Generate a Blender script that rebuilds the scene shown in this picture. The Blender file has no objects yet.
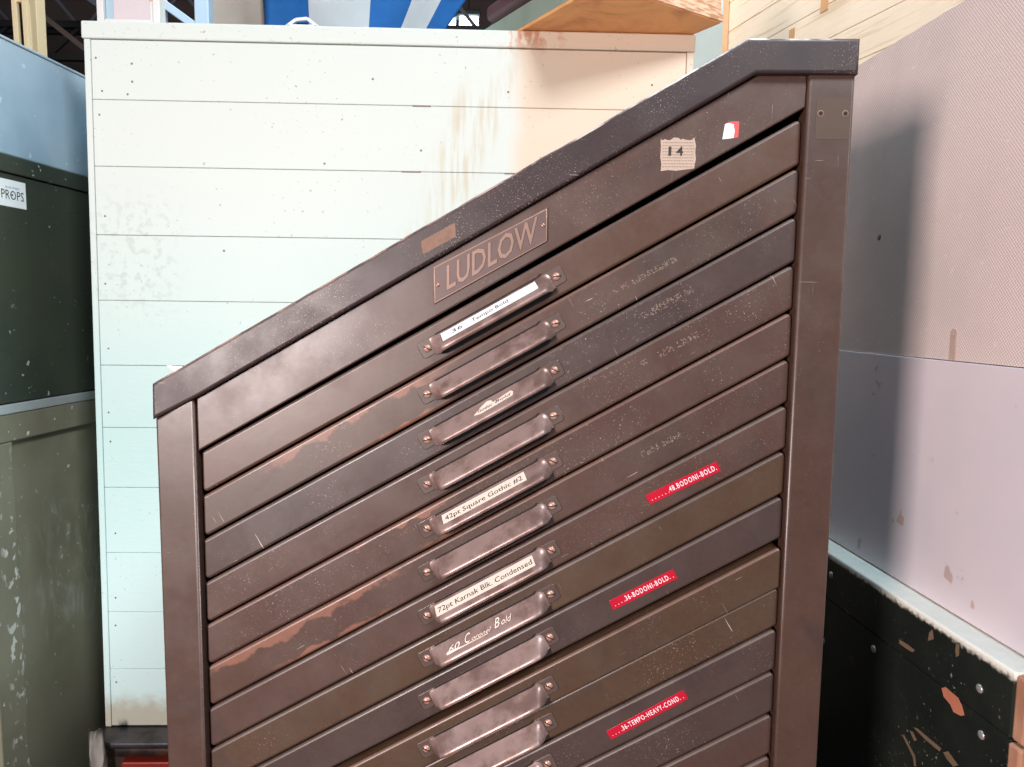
import bpy, bmesh, math, random
from mathutils import Vector, Matrix, noise as mnoise
random.seed(11)
S = bpy.context.scene
COL = S.collection
R = math.radians
CZ = 1.2                                   # eye height above the floor

# ------------------------------------------------------------------ objects
def tag(o, label=None, cat=None, group=None, kind=None):
    if label: o['label'] = label
    if cat: o['category'] = cat
    if group: o['group'] = group
    if kind: o['kind'] = kind
    return o
def empty(name, loc=(0, 0, 0), rz=0.0):
    o = bpy.data.objects.new(name, None); COL.objects.link(o)
    o.empty_display_size = .05; o.location = loc; o.rotation_euler = (0, 0, rz)
    return o
def obj(name, bm, mats, parent=None, loc=(0, 0, 0), rot=(0, 0, 0)):
    me = bpy.data.meshes.new(name); bm.normal_update(); bm.to_mesh(me); bm.free()
    for m in (mats if isinstance(mats, (list, tuple)) else [mats]): me.materials.append(m)
    o = bpy.data.objects.new(name, me); COL.objects.link(o)
    o.location = loc; o.rotation_euler = rot
    if parent: o.parent = parent
    return o
def dup(o, parent):
    c = o.copy(); COL.objects.link(c); c.parent = parent
    return c

# ------------------------------------------------------------------ mesh helpers
def add_box(bm, x0, x1, y0, y1, z0, z1, bev=0.0, mi=0, seg=2):
    t = bmesh.new()
    bmesh.ops.create_cube(t, size=1)
    for v in t.verts:
        v.co = Vector(((x0+x1)/2+v.co.x*(x1-x0), (y0+y1)/2+v.co.y*(y1-y0), (z0+z1)/2+v.co.z*(z1-z0)))
    if bev > 0:
        bmesh.ops.bevel(t, geom=t.edges[:], offset=bev, segments=seg, profile=.5, affect='EDGES')
    for f in t.faces: f.material_index = mi
    merge(bm, t)
def merge(bm, t, M=None):
    vm = {}
    for v in t.verts: vm[v] = bm.verts.new(M @ v.co if M else v.co)
    for f in t.faces:
        try:
            g = bm.faces.new([vm[v] for v in f.verts]); g.material_index = f.material_index; g.smooth = f.smooth
        except ValueError: pass
    t.free()
def new(): return bmesh.new()
def box(*a, **k):
    bm = new(); add_box(bm, *a, **k); return bm
def add_bar(bm, p, q, w, h, mi=0):
    """square bar from p to q"""
    p, q = Vector(p), Vector(q); d = q-p
    t = bmesh.new(); add_box(t, -w/2, w/2, -h/2, h/2, 0, d.length, min(w, h)*.06)
    for f in t.faces: f.material_index = mi
    M = Matrix.Translation(p) @ d.to_track_quat('Z', 'Y').to_matrix().to_4x4()
    merge(bm, t, M)
def poly_round(pts, r, n=4):
    """round the corners of a CCW polygon; r is one radius or a list"""
    out = []; N = len(pts)
    for i, p in enumerate(pts):
        ri = r[i] if isinstance(r, (list, tuple)) else r
        p = Vector(p); a = Vector(pts[i-1]); b = Vector(pts[(i+1) % N])
        if ri <= 0: out.append(p); continue
        u = (a-p).normalized(); v = (b-p).normalized()
        ang = u.angle(v); d = ri/math.tan(ang/2)
        c = p+(u+v).normalized()*(ri/math.sin(ang/2))
        s = p+u*d; e = p+v*d
        a0 = math.atan2(s.y-c.y, s.x-c.x); a1 = math.atan2(e.y-c.y, e.x-c.x)
        da = (a1-a0+math.pi) % (2*math.pi)-math.pi
        for k in range(n+1):
            t = a0+da*k/n; out.append(Vector((c.x+ri*math.cos(t), c.y+ri*math.sin(t))))
    return out
def inset(pts, d):
    out = []; N = len(pts)
    for i, p in enumerate(pts):
        a = pts[i-1]; b = pts[(i+1) % N]
        e1 = (p-a).normalized(); e2 = (b-p).normalized()
        n1 = Vector((-e1.y, e1.x)); n2 = Vector((-e2.y, e2.x))
        m = n1+n2
        if m.length < 1e-6: m = n1
        m.normalize(); k = max(.35, m.dot(n1))
        out.append(p+m*(d/k))
    return out
def rounded_plate(bm, pts, r, depth, y0=0.0, mi=0, seg=4, back=True, amp=None):
    """outline pts (x,z) CCW seen from -y; front face at y0, rounded front edge r, going back by depth"""
    rings = []
    for k in range(seg+1):
        a = k/seg*math.pi/2
        d = r*(1-math.sin(a)); w = r*(1-math.cos(a))
        q = inset(pts, d)
        rings.append([bm.verts.new((p.x, y0+w, p.y)) for p in q])
    rings.append([bm.verts.new((p.x, y0+depth, p.y)) for p in pts])
    N = len(pts)
    f = bm.faces.new(rings[0]); f.material_index = mi
    for a, b in zip(rings, rings[1:]):
        for i in range(N):
            g = bm.faces.new((a[i], b[i], b[(i+1) % N], a[(i+1) % N])); g.material_index = mi
            g.smooth = b is not rings[-1]
    if back:
        g = bm.faces.new(list(reversed(rings[-1]))); g.material_index = mi
def V2(*a): return [Vector(p) for p in a]
def flat_poly(bm, pts, y, th, mi=0):
    """thin plate, outline (x,z) CCW from the front, front at y-th, back at y"""
    a = [bm.verts.new((p[0], y-th, p[1])) for p in pts]; b = [bm.verts.new((p[0], y, p[1])) for p in pts]
    N = len(pts); f = bm.faces.new(a); f.material_index = mi
    f = bm.faces.new(b[::-1]); f.material_index = mi
    for i in range(N):
        f = bm.faces.new((a[i], b[i], b[(i+1) % N], a[(i+1) % N])); f.material_index = mi
def add_dome(bm, c, r, h, axis='-y', n=14, mi=0):
    t = bmesh.new(); rings = []
    for k in range(4):
        a = k/4*math.pi/2; rr = r*math.cos(a); hh = h*math.sin(a)
        rings.append([t.verts.new((rr*math.cos(j/n*2*math.pi), -hh, rr*math.sin(j/n*2*math.pi))) for j in range(n)])
    top = t.verts.new((0, -h, 0))
    for a, b in zip(rings, rings[1:]):
        for j in range(n): t.faces.new((a[j], a[(j+1) % n], b[(j+1) % n], b[j])).smooth = True
    for j in range(n): t.faces.new((rings[-1][j], rings[-1][(j+1) % n], top)).smooth = True
    t.faces.new(rings[0][::-1])
    for f in t.faces: f.material_index = mi
    M = {'-y': Matrix(), '-x': Matrix.Rotation(R(-90), 4, 'Z')}[axis]
    merge(bm, t, Matrix.Translation(c) @ M)
def add_text(bm, txt, x0, x1, zc, hh, y, mi=1, th=.00025, shear=0.0, bold=0.0, slope=0.0, space=1.0):
    """letters between x0 and x1 (or height only), centred at zc, hh = cap height, standing proud of plane y"""
    cu = bpy.data.curves.new('lettering', 'FONT'); cu.body = txt; cu.size = 1; cu.shear = shear; cu.offset = bold
    cu.resolution_u = 2; cu.space_character = space
    o = bpy.data.objects.new('lettering', cu); COL.objects.link(o)
    bpy.context.view_layer.update()
    me = bpy.data.meshes.new_from_object(o.evaluated_get(bpy.context.evaluated_depsgraph_get()))
    bpy.data.objects.remove(o); bpy.data.curves.remove(cu)
    xs = [v.co.x for v in me.vertices]
    mnx, mxx = min(xs), max(xs)
    sz = hh/.70; sx = (x1-x0)/(mxx-mnx) if x1 is not None else sz
    t = bmesh.new(); t.from_mesh(me); bpy.data.meshes.remove(me)
    for v in t.verts:
        X = x0+(v.co.x-mnx)*sx; Z = zc+(v.co.y-.35)*sz
        v.co = Vector((X, y-th, Z+slope*(X-x0)))
    for f in t.faces:
        f.material_index = mi
    bmesh.ops.recalc_face_normals(t, faces=t.faces[:])
    for f in t.faces:
        if f.normal.y > 0: f.normal_flip()
    merge(bm, t)
def blob(cx, cz, rx, rz, n=18, rough=.25, seed=0, rot=0):
    """irregular CCW outline"""
    out = []
    for i in range(n):
        a = i/n*2*math.pi
        k = 1+rough*mnoise.noise(Vector((math.cos(a)*1.7+seed*7.3, math.sin(a)*1.7, seed*3.1)))*1.6
        x = rx*k*math.cos(a); z = rz*k*math.sin(a)
        out.append((cx+x*math.cos(rot)-z*math.sin(rot), cz+x*math.sin(rot)+z*math.cos(rot)))
    return out

# ------------------------------------------------------------------ materials
def lin(c):
    return tuple(((v/255)/12.92 if v/255 <= .04045 else ((v/255+.055)/1.055)**2.4) for v in c[:3])+(1.0,)
class NT:
    def __init__(s, name, rough=.5, metal=0.0, spec=.5):
        s.m = bpy.data.materials.new(name); s.m.use_nodes = True; s.t = s.m.node_tree; s.n = s.t.nodes; s.l = s.t.links
        s.b = s.n['Principled BSDF']; s.b.inputs['Roughness'].default_value = rough
        s.b.inputs['Metallic'].default_value = metal; s.b.inputs['Specular IOR Level'].default_value = spec
        tc = s.n.new('ShaderNodeTexCoord'); s.co = tc.outputs['Object']
        sp = s.n.new('ShaderNodeSeparateXYZ'); s.l.new(s.co, sp.inputs[0]); s.x, s.y, s.z = sp.outputs
    def put(s, sock, v):
        if isinstance(v, bpy.types.NodeSocket): s.l.new(v, sock)
        else: sock.default_value = v
    def math(s, op, a, b=0.0, clamp=False):
        n = s.n.new('ShaderNodeMath'); n.operation = op; n.use_clamp = clamp
        s.put(n.inputs[0], a); s.put(n.inputs[1], b); return n.outputs[0]
    def rnd(s, k=37.0):
        """object coordinates shifted by each object's own random number"""
        oi = s.n.new('ShaderNodeObjectInfo'); n = s.n.new('ShaderNodeVectorMath'); n.operation = 'MULTIPLY_ADD'
        s.l.new(oi.outputs['Random'], n.inputs[0]); n.inputs[1].default_value = (k, k*.7, k*1.3); s.l.new(s.co, n.inputs[2])
        return n.outputs[0]
    def map(s, v, sc=(1, 1, 1), rot=(0, 0, 0), loc=(0, 0, 0)):
        n = s.n.new('ShaderNodeMapping'); s.l.new(v, n.inputs[0]); n.inputs['Scale'].default_value = sc
        n.inputs['Rotation'].default_value = rot; n.inputs['Location'].default_value = loc; return n.outputs[0]
    def noise(s, scale, detail=4, v=None, rough=.55, dist=0):
        n = s.n.new('ShaderNodeTexNoise'); n.inputs['Scale'].default_value = scale; n.inputs['Detail'].default_value = detail
        n.inputs['Roughness'].default_value = rough; n.inputs['Distortion'].default_value = dist
        s.l.new(v or s.co, n.inputs['Vector']); return n.outputs[0]
    def step(s, v, a, b, lo=0.0, hi=1.0):
        n = s.n.new('ShaderNodeMapRange'); n.interpolation_type = 'SMOOTHSTEP'
        s.put(n.inputs['Value'], v); n.inputs['From Min'].default_value = a; n.inputs['From Max'].default_value = b
        n.inputs['To Min'].default_value = lo; n.inputs['To Max'].default_value = hi; return n.outputs[0]
    def band(s, v, a, b, w):
        return s.math('MULTIPLY', s.step(v, a-w, a+w), s.step(v, b-w, b+w, 1, 0))
    def mix(s, f, a, b):
        n = s.n.new('ShaderNodeMix'); n.data_type = 'RGBA'
        s.put(n.inputs[0], f); s.put(n.inputs[6], a); s.put(n.inputs[7], b); return n.outputs[2]
    def mul(s, *a):
        o = a[0]
        for k in a[1:]: o = s.math('MULTIPLY', o, k)
        return o
    def bump(s, h, strength=.2, dist=.001):
        n = s.n.new('ShaderNodeBump'); n.inputs['Strength'].default_value = strength; n.inputs['Distance'].default_value = dist
        s.l.new(h, n.inputs['Height']); s.l.new(n.outputs[0], s.b.inputs['Normal'])
    def color(s, c): s.put(s.b.inputs['Base Color'], c)
    def rough(s, r): s.put(s.b.inputs['Roughness'], r)
    def specks(s, scale, thr, v=None, w=.03):
        return s.step(s.noise(scale, 2, v, .5), thr, thr+w)
def plain(name, c, rough=.5, metal=0, var=.12, scale=30):
    N = NT(name, rough, metal); a = lin(c); b = tuple(v*(1-var*2) for v in a[:3])+(1,)
    N.color(N.mix(N.noise(scale, 5), a, b)); return N.m

def enamel(name, c1, c2, c3, scratch=.8, rust=None, speck=.66, rough=.39, spec=.70, dk=.71):
    """old brown stove enamel: mottled, scratched, chipped; rust=(u0,u1,depth) bare primer along the upper edge"""
    N = NT(name, rough, 0, spec); v = N.rnd()
    c1, c2, c3 = [tuple(q*dk for q in c) for c in (c1, c2, c3)]
    base = N.mix(N.step(N.noise(5, 5, v, .6), .4, .62), lin(c1), lin(c2))
    base = N.mix(N.step(N.noise(9, 6, N.map(v, loc=(3, 1, 7)), .65, .6), .5, .7), base, lin(c3))
    fine = N.noise(160, 3, v); base = N.mix(N.step(fine, .3, .75, 0, .22), base, lin(tuple(k*.72 for k in c1)))
    tan = lin((186, 164, 154))
    sc1 = N.step(N.noise(7, 2, N.map(v, (3, 3, 75), (0, R(25), 0)), .5, .3), .75, .768)
    sc2 = N.step(N.noise(6, 2, N.map(v, (70, 4, 3), (0, R(-18), 0)), .5, .3), .742, .762)
    msk = N.step(N.noise(11, 3, v), .5, .62)
    sc = N.mul(N.math('MAXIMUM', sc1, sc2), msk, scratch)
    base = N.mix(sc, base, tan)
    sp = N.mul(N.specks(680, speck, v, .07), N.step(N.noise(13, 3, v), .42, .68), .62)
    base = N.mix(sp, base, tan)
    if rust:
        u0, u1, dep = rust
        nz = N.math('MULTIPLY', N.math('SUBTRACT', N.noise(38, 5), .5), .034)
        m = N.step(N.math('ADD', N.z, nz), .0168-dep, .0178-dep*.6)
        m = N.mul(m, N.band(N.math('ADD', N.x, N.math('MULTIPLY', nz, 3)), u0, u1, .03))
        # a thinner run along the lower edge too
        m2 = N.mul(N.step(N.math('ADD', N.z, N.math('MULTIPLY', nz, .55)), -.0135, -.0165), N.band(N.x, u0+.08, u1-.02, .03))
        base = N.mix(N.mul(N.math('MAXIMUM', m, m2), .66), base, N.mix(N.noise(60, 4), lin((150, 98, 78)), lin((122, 80, 64))))
    N.color(base)
    N.rough(N.step(N.noise(22, 5, v), .3, .75, rough-.03, rough+.10))
    N.bump(N.noise(55, 4, v), .12, .0006)
    return N.m

M = {}
BR1, BR2, BR3 = (102, 70, 60), (107, 75, 62), (94, 67, 62)
M['brown'] = enamel('brown_enamel', BR1, BR2, BR3)
M['brown_warm'] = enamel('warm_brown_enamel', (108, 73, 56), (112, 77, 58), (101, 70, 58))
M['brown_grey'] = enamel('greyish_brown_enamel', (92, 68, 62), (96, 72, 65), (84, 62, 58))
M['brown_olive'] = enamel('olive_brown_enamel', (100, 71, 52), (105, 75, 54), (94, 67, 54), .6)
M['brown_rust_wide'] = enamel('chipped_brown_enamel', BR1, BR2, (90, 68, 60), 1, (-.34, -.11, .008))
M['brown_rust_mid'] = enamel('rust_edged_brown_enamel', (100, 73, 61), BR2, (92, 70, 62), 1, (-.24, -.05, .006))
M['brown_rust_thin'] = enamel('edge_worn_brown_enamel', BR1, BR2, (88, 68, 60), .9, (-.16, -.03, .002))
M['edge_highlight'] = enamel('highlight_edge_enamel', (118, 96, 88), (134, 112, 104), (102, 80, 72), .5, None, .68, .40)  # upper-bevel highlight put into a paler enamel colour
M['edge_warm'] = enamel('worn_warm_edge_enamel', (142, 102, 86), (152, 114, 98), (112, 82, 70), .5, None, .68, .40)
M['cap'] = enamel('dark_enamel', (80, 58, 58), (88, 65, 64), (70, 51, 51), 1.0, None, .62, .43, .5, .64)
M['stile'] = enamel('stile_enamel', (98, 67, 55), (103, 72, 58), (88, 62, 56), 1.0, None, .69)
M['dark_void'] = plain('dark_cavity', (26, 22, 20), .8)
M['pull'] = (lambda N: (N.color(N.mix(N.step(N.noise(24, 6, N.rnd(), .65), .42, .62), lin((158, 132, 126)), lin((122, 97, 90)))),
                        N.rough(N.step(N.noise(70, 4), .3, .7, .34, .5)), N.bump(N.noise(90, 4), .15, .0004), N.m)[-1])(NT('worn_plated_steel', .4, .45))
M['plate'] = enamel('tab_plate_metal', (108, 84, 76), (118, 92, 84), (98, 76, 70), .4, None, .7, .36)
M['screw'] = plain('copper_screw', (196, 150, 132), .38, .35, .2, 300)
M['slot'] = plain('slot_dark', (26, 17, 15), .8)
M['card_white'] = plain('white_card', (216, 216, 216), .6, 0, .03)
M['card_cream'] = plain('cream_card', (206, 190, 177), .6, 0, .05, 60)
M['ink'] = plain('black_ink', (44, 36, 34), .7)
M['ink_pale'] = plain('faded_grey_ink', (70, 70, 78), .7)
M['chalk'] = plain('white_paint_lettering', (236, 216, 204), .6)
M['red_tape'] = plain('red_embossed_tape', (176, 18, 42), .35, 0, .06)
M['tape_white'] = plain('embossed_white', (250, 220, 224), .5)
M['glue'] = plain('glue_residue_tan', (150, 128, 114), .7, 0, .2, 200)
M['olive_ghost'] = plain('olive_ghost_patch', (78, 59, 46), .5, 0, .15, 40)
M['tan_patch'] = plain('tan_bare_patch', (136, 100, 82), .65, 0, .3, 160)
M['brass_line'] = plain('worn_brass', (150, 120, 106), .4, .3, .15, 60)
M['plate_dark'] = plain('nameplate_field', (102, 80, 76), .45, .1, .2, 60)

# ------------------------------------------------------------------ camera
PITCH, ROLL, FPX = R(5.57), R(.697), 728.0
cp, sp_, cr, sr = math.cos(PITCH), math.sin(PITCH), math.cos(ROLL), math.sin(ROLL)
fw = Vector((0, cp, -sp_)); up = Vector((0, sp_, cp)); rt = Vector((1, 0, 0))
r2 = cr*rt+sr*up; u2 = -sr*rt+cr*up
cam = bpy.data.cameras.new('camera'); cam.sensor_width = 36; cam.lens = FPX/1024*36; cam.clip_start = .02
co = bpy.data.objects.new('camera', cam); COL.objects.link(co)
co.matrix_world = Matrix(((r2.x, u2.x, -fw.x, 0), (r2.y, u2.y, -fw.y, 0), (r2.z, u2.z, -fw.z, CZ), (0, 0, 0, 1)))
S.camera = co

# ================================================================== the type cabinet
YAW = R(-1.539)
SL = math.atan(.567); TS = .567
cab = empty('drawer_cabinet', (0, .74, 0), YAW)
tag(cab, 'brown metal cabinet with slanting drawers and a sloping dark top, standing in the middle', 'drawer cabinet')
def z(t): return CZ+t
# stiles
bm = new()
rounded_plate(bm, V2((-.371, .0), (-.3297, .0), (-.3297, z(-.0909)), (-.371, z(-.1148))), .003, .022)
obj('stile', bm, M['stile'], cab)
bm = new()
rounded_plate(bm, V2((.2843, .0), (.3295, .0), (.3295, z(.2355)), (.2843, z(.2355))), .0032, .022)
st2 = obj('stile', bm, M['stile'], cab)
# screw holes and the ghost of a removed plate on the tall stile
bm = new(); flat_poly(bm, [(p.x, p.y) for p in poly_round(V2((.2935, z(.172)), (.3262, z(.172)), (.3255, z(.211)), (.2930, z(.211))), .001)], 0, .0002)
ghost = obj('removed_plate_mark', bm, M['olive_ghost'], st2)
for hx, hz in ((.2975, .1966), (.3213, .1966)):
    bm = new()
    n = 14
    ro = [bm.verts.new((hx+.0033*math.cos(i/n*6.2832), -.0004, z(hz)+.0033*math.sin(i/n*6.2832))) for i in range(n)]
    ri = [bm.verts.new((hx+.0021*math.cos(i/n*6.2832), -.0007, z(hz)+.0021*math.sin(i/n*6.2832))) for i in range(n)]
    for i in range(n): bm.faces.new((ro[i], ro[(i+1) % n], ri[(i+1) % n], ri[i]))
    f = bm.faces.new(ri); f.material_index = 1
    obj('screw_hole', bm, [M['tan_patch'], M['slot']], st2)
# carcass: side sheets, back, floor; dark inside
bm = new()
def sheet(pts, x0, x1):
    a = [bm.verts.new((x0, p[0], p[1])) for p in pts]; b = [bm.verts.new((x1, p[0], p[1])) for p in pts]
    bm.faces.new(a[::-1]); bm.faces.new(b)
    for i in range(len(pts)): bm.faces.new((a[i], a[(i+1) % len(pts)], b[(i+1) % len(pts)], b[i]))
sheet([(.022, 0), (.56, 0), (.56, z(-.116)), (.022, z(-.116))], -.3705, -.3675)
sheet([(.022, 0), (.56, 0), (.56, z(.234)), (.022, z(.234))], .326, .329)
b_ = [(-.3675, 0), (.326, 0), (.326, z(.233)), (.232, z(.233)), (-.3675, z(-.114))]
flat_poly(bm, b_, .56, .003)
add_box(bm, -.3675, .326, .022, .557, .06, .064)
bmesh.ops.recalc_face_normals(bm, faces=bm.faces[:])
obj('body', bm, M['brown'], cab)
bm = new(); flat_poly(bm, [(-.34, .07), (.31, .07), (.31, z(.225)), (.22, z(.225)), (-.34, z(-.12))], .09, .004)  # dark sheet added to stand in for shade behind the drawer gaps
obj('shade_backing', bm, M['dark_void'], cab)
# sloping cap with a folded front lip
def jig(x, s): return .0011*mnoise.noise(Vector((x*23, s, 0)))+.0006*mnoise.noise(Vector((x*80, s, 3)))
top = []; bot = []
k = .992
CT, CB = .5755, .5755
x = -.3725
N_ = 70
TL, TRx = (-.3705, -.0776), (.2235, .2655)
for i in range(N_+1):
    f = i/N_; X = TL[0]+(TRx[0]-TL[0])*f
    Z = TL[1]+(TRx[1]-TL[1])*f - .0022*math.sin(f*math.pi)**2*0 + (jig(X, 1) if 0 < i < N_ else 0)
    top.append((X, z(Z)))
top += [(.3300, z(.2655))]
bl, br_ = (-.3712, -.1146), (.2327, .2325)
bot = [bl, (-.3235, -.0902), br_, (.3300, .2325)]
pts = [Vector((a, z(b))) for a, b in bot] + [Vector(p) for p in reversed(top)]
bm = new(); rounded_plate(bm, pts, .0034, .572, -.006, seg=4); bm.normal_update()
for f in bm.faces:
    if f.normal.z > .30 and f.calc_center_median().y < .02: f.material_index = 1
N = NT('worn_highlit_cap_edge', .4)  # tan wear at the left; rim highlight painted in pale towards the right
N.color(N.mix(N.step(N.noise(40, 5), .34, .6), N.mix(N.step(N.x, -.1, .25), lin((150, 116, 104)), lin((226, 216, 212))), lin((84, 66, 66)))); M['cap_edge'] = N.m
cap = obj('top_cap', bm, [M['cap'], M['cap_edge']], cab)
bm = new(); flat_poly(bm, [(p.x, p.y) for p in poly_round(V2((-.0905, z(.0565)), (-.0575, z(.0745)), (-.0582, z(.0885)), (-.0925, z(.0695))), .0015, 2)], -.006, .0002)
obj('bare_patch', bm, M['tan_patch'], cap)
# fascia under the cap
bm = new()
rounded_plate(bm, V2((-.3283, z(-.1485)), (.2838, z(.2035)), (.2838, z(.2345)), (.2345, z(.2335)), (-.3283, z(-.0925))), .0016, .012, .003, seg=3)
fas = obj('fascia_panel', bm, M['brown'], cab)
# nameplate
bm = new()
PLP = [(-.0800, .0076), (.0335, .0716), (.0330, .1041), (-.0808, .0447)]
out = V2(*[(a, z(b)) for a, b in PLP]); rounded_plate(bm, out, .0006, .0022, .0006, mi=0, seg=2)
inn = inset(out, .0013); flat_poly(bm, [(p.x, p.y) for p in inn], .00065, .0002, 1)
# letters share the plate's slant but stay upright
NPS = .555
add_text(bm, 'LUDLOW', -.0672, .0235, z(.0340), .0240, .0004, mi=0, th=.0007, bold=.014, slope=NPS)
npl = obj('nameplate', bm, [M['brass_line'], M['plate_dark']], fas)
def screw_bm(r=.0038, rot=0, h=.0022):
    b = new(); add_dome(b, (0, 0, 0), r, h)
    t = new(); add_box(t, -r*.9, r*.9, -h*1.04, -h*.5, -r*.13, r*.13, mi=1)
    merge(b, t, Matrix.Rotation(rot, 4, 'Y'))
    return b
for sx, sz in ((-.0765, .0268), (.0292, .0872)):
    obj('screw', screw_bm(.0022, R(40), .0014), [M['screw'], M['slot']], npl, (sx, .0006, z(sz)))
# number label and torn sticker on the fascia
bm = new()
prn = random.Random(4)
e = [(.1437+i*.0022, .1720+prn.uniform(-.0012, .0022)) for i in range(16)]
low = [(.1448, .1412), (.1520, .1423), (.1600, .1417), (.1775, .1440), (.1790, .1530), (.1782, .1600), (.1787, .1660)]
pp = [(a, z(b)) for a, b in low]+[(a, z(b)) for a, b in reversed(e)]+[(.1443, z(.165)), (.1440, z(.155)), (.1452, z(.148))]
flat_poly(bm, pp, .003, .0003)
for r_ in range(9):
    xx = .1462
    while xx < .1765:
        w_ = prn.uniform(.0008, .0022)
        add_box(bm, xx, xx+w_, .00255, .00275, z(.1452+r_*.0029), z(.1452+r_*.0029+.0009), mi=1); xx += w_+.0007
add_text(bm, '1', .1518, .1545, z(.1607), .0085, .0026, mi=2, bold=.02)
add_text(bm, '4', .1595, .1662, z(.1607), .0085, .0026, mi=2, bold=.02)
obj('number_label', bm, [plain('yellowed_label', (176, 154, 138), .7, 0, .12, 90), M['glue'], M['ink']], fas)
bm = new()
flat_poly(bm, [(.2105, z(.1728)), (.2196, z(.1742)), (.2200, z(.1895)), (.2110, z(.1893)), (.2092, z(.1878))], .003, .0003, 1)
flat_poly(bm, [(.2042, z(.1722)), (.2150, z(.1735)), (.2160, z(.1800)), (.2145, z(.1868)), (.2090, z(.1880)), (.2062, z(.1866))], .0027, .0002, 0)
obj('torn_sticker', bm, [M['card_white'], plain('red_sticker', (220, 80, 76), .5)], fas)

# ---- drawers
DY = .010                                   # fronts sit back from the stiles
XC = -.02235
LW = .3061                                # half width (horizontal)
cs, sn = math.cos(SL), math.sin(SL)
HP = .0196                                  # half height across the front
def drawer_outline(hp, top_cut=0):
    # in drawer axes: x along the slope, z across it; ends are plumb
    def P(sx, pz):                          # horizontal offset sx, cross offset pz
        # point x*cs - z*sn = sx  ->  x = (sx + z*sn)/cs
        return Vector(((sx+pz*sn)/cs, pz))
    pts = [P(-LW, -hp), P(LW, -hp), P(LW, hp), P(-LW, hp)]
    return poly_round(pts, .0042, 4)
def drawer_bm(hp):
    bm = new(); rounded_plate(bm, drawer_outline(hp), .0032, .020, 0, seg=5); bm.normal_update()
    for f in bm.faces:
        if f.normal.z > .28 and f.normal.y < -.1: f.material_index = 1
    t = new(); add_box(t, -.30, .28, .020, .075, -hp*.8, hp*.6)
    merge(bm, t); return bm
# the pull: a pressed steel label holder
PROF = [(8.2, .9), (7.4, 1.6), (4.5, 5.6), (1.5, 9.7), (-1.5, 13.8), (-3.6, 16.7), (-5.2, 18.7), (-7.0, 20.1), (-8.8, 20.0), (-10.1, 18.6), (-10.6, 16.6), (-10.3, 14.6)]
def sm(a, b, x):
    t = max(0, min(1, (x-a)/(b-a))); return t*t*(3-2*t)
def pull_bm():
    bm = new(); cols = []
    ue = [59.5, 61, 62.4, 63.8, 65.2, 66.6, 68, 69.4, 70.5]
    us = [-u for u in reversed(ue)]+[-59.5+119*i/16 for i in range(1, 16)]+ue
    for u in us:
        E = 1-sm(57.5, 70.5, abs(u)); E = E**.75
        row = []
        for v, w in PROF:
            ear = -1.1*math.exp(-((abs(u)-64.5)/2.6)**2)*sm(0, -9, v)
            row.append(bm.verts.new((u/1000, -(1.0+(w-.9)*E)/1000, (v+ear)/1000)))
        cols.append(row)
    for a, b in zip(cols, cols[1:]):
        for i in range(len(PROF)-1):
            bm.faces.new((a[i], a[i+1], b[i+1], b[i])).smooth = True
    bmesh.ops.recalc_face_normals(bm, faces=bm.faces[:])
    # thickness: an inner skin
    s = sum(f.normal.y for f in bm.faces)
    if s > 0: bmesh.ops.reverse_faces(bm, faces=bm.faces[:])
    bm.normal_update()
    ov = list(bm.verts); inner = {v: bm.verts.new(v.co-v.normal*.0009) for v in ov}
    fs = list(bm.faces)
    be = [e for e in bm.edges if len(e.link_faces) == 1]
    for f in fs: bm.faces.new([inner[v] for v in reversed(f.verts)]).smooth = True
    for e in be:
        a, b = e.verts
        f = bm.faces.new((a, b, inner[b], inner[a]))
    bmesh.ops.recalc_face_normals(bm, faces=bm.faces[:])
    for f in bm.faces: f.material_index = 0
    # base plate with rounded tabs
    t = new(); rounded_plate(t, poly_round(V2((-.0840, -.0090), (.0840, -.0090), (.0840, .0090), (-.0840, .0090)), .0033, 4), .0006, .0012, -.0012, mi=1, seg=2)
    merge(bm, t)
    # the slot a card slips into
    t = new(); flat_poly(t, [(-.0615, .0078), (.0600, .0078), (.0632, .0098), (.0622, .0106), (.0580, .0092), (-.0615, .0092)], -.0012, .0011, 2); merge(bm, t)
    return bm
proto_pull = obj('pull_handle', pull_bm(), [M['pull'], M['plate'], M['slot']], cab)
screws = [obj('screw', screw_bm(.0043, R(a), .0026), [M['screw'], M['slot']], cab) for a in (55, 20)]
CARD_T = math.atan2(15.1, 11.0)             # lean of the label face

def card(dr, u0, u1, mats, draw, hgt=.0142, torn=None, off=0.0):
    """a card on the sloping label face; local x along, z up the face, -y outwards"""
    bm = new()
    if torn: flat_poly(bm, torn, 0, .0003)
    elif torn is None: flat_poly(bm, [(u0, -hgt/2), (u1, -hgt/2), (u1, hgt/2), (u0, hgt/2)], 0, .0003)
    if draw: draw(bm)
    # middle of the face: v = 1.9, w = 6.9 ; the face normal leans up
    return obj('label_card', bm, mats, dr, (0, -.01000, .0019+off), (-CARD_T, 0, 0))
def tape(dr, u0, zc, L, ang, txt, tx0, tx1):
    bm = new(); h = .0112
    rounded_plate(bm, poly_round(V2((0, -h/2), (L, -h/2), (L, h/2), (0, h/2)), .0006, 2), .0002, .0004, -.0004, seg=1)
    add_text(bm, txt, tx0, tx1, .0003, .0056, -.0004, mi=1, bold=.012, space=1.22)
    return obj('label_tape', bm, [M['red_tape'], M['tape_white']], dr, (u0, 0, zc), (0, -ang, 0))
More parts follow.
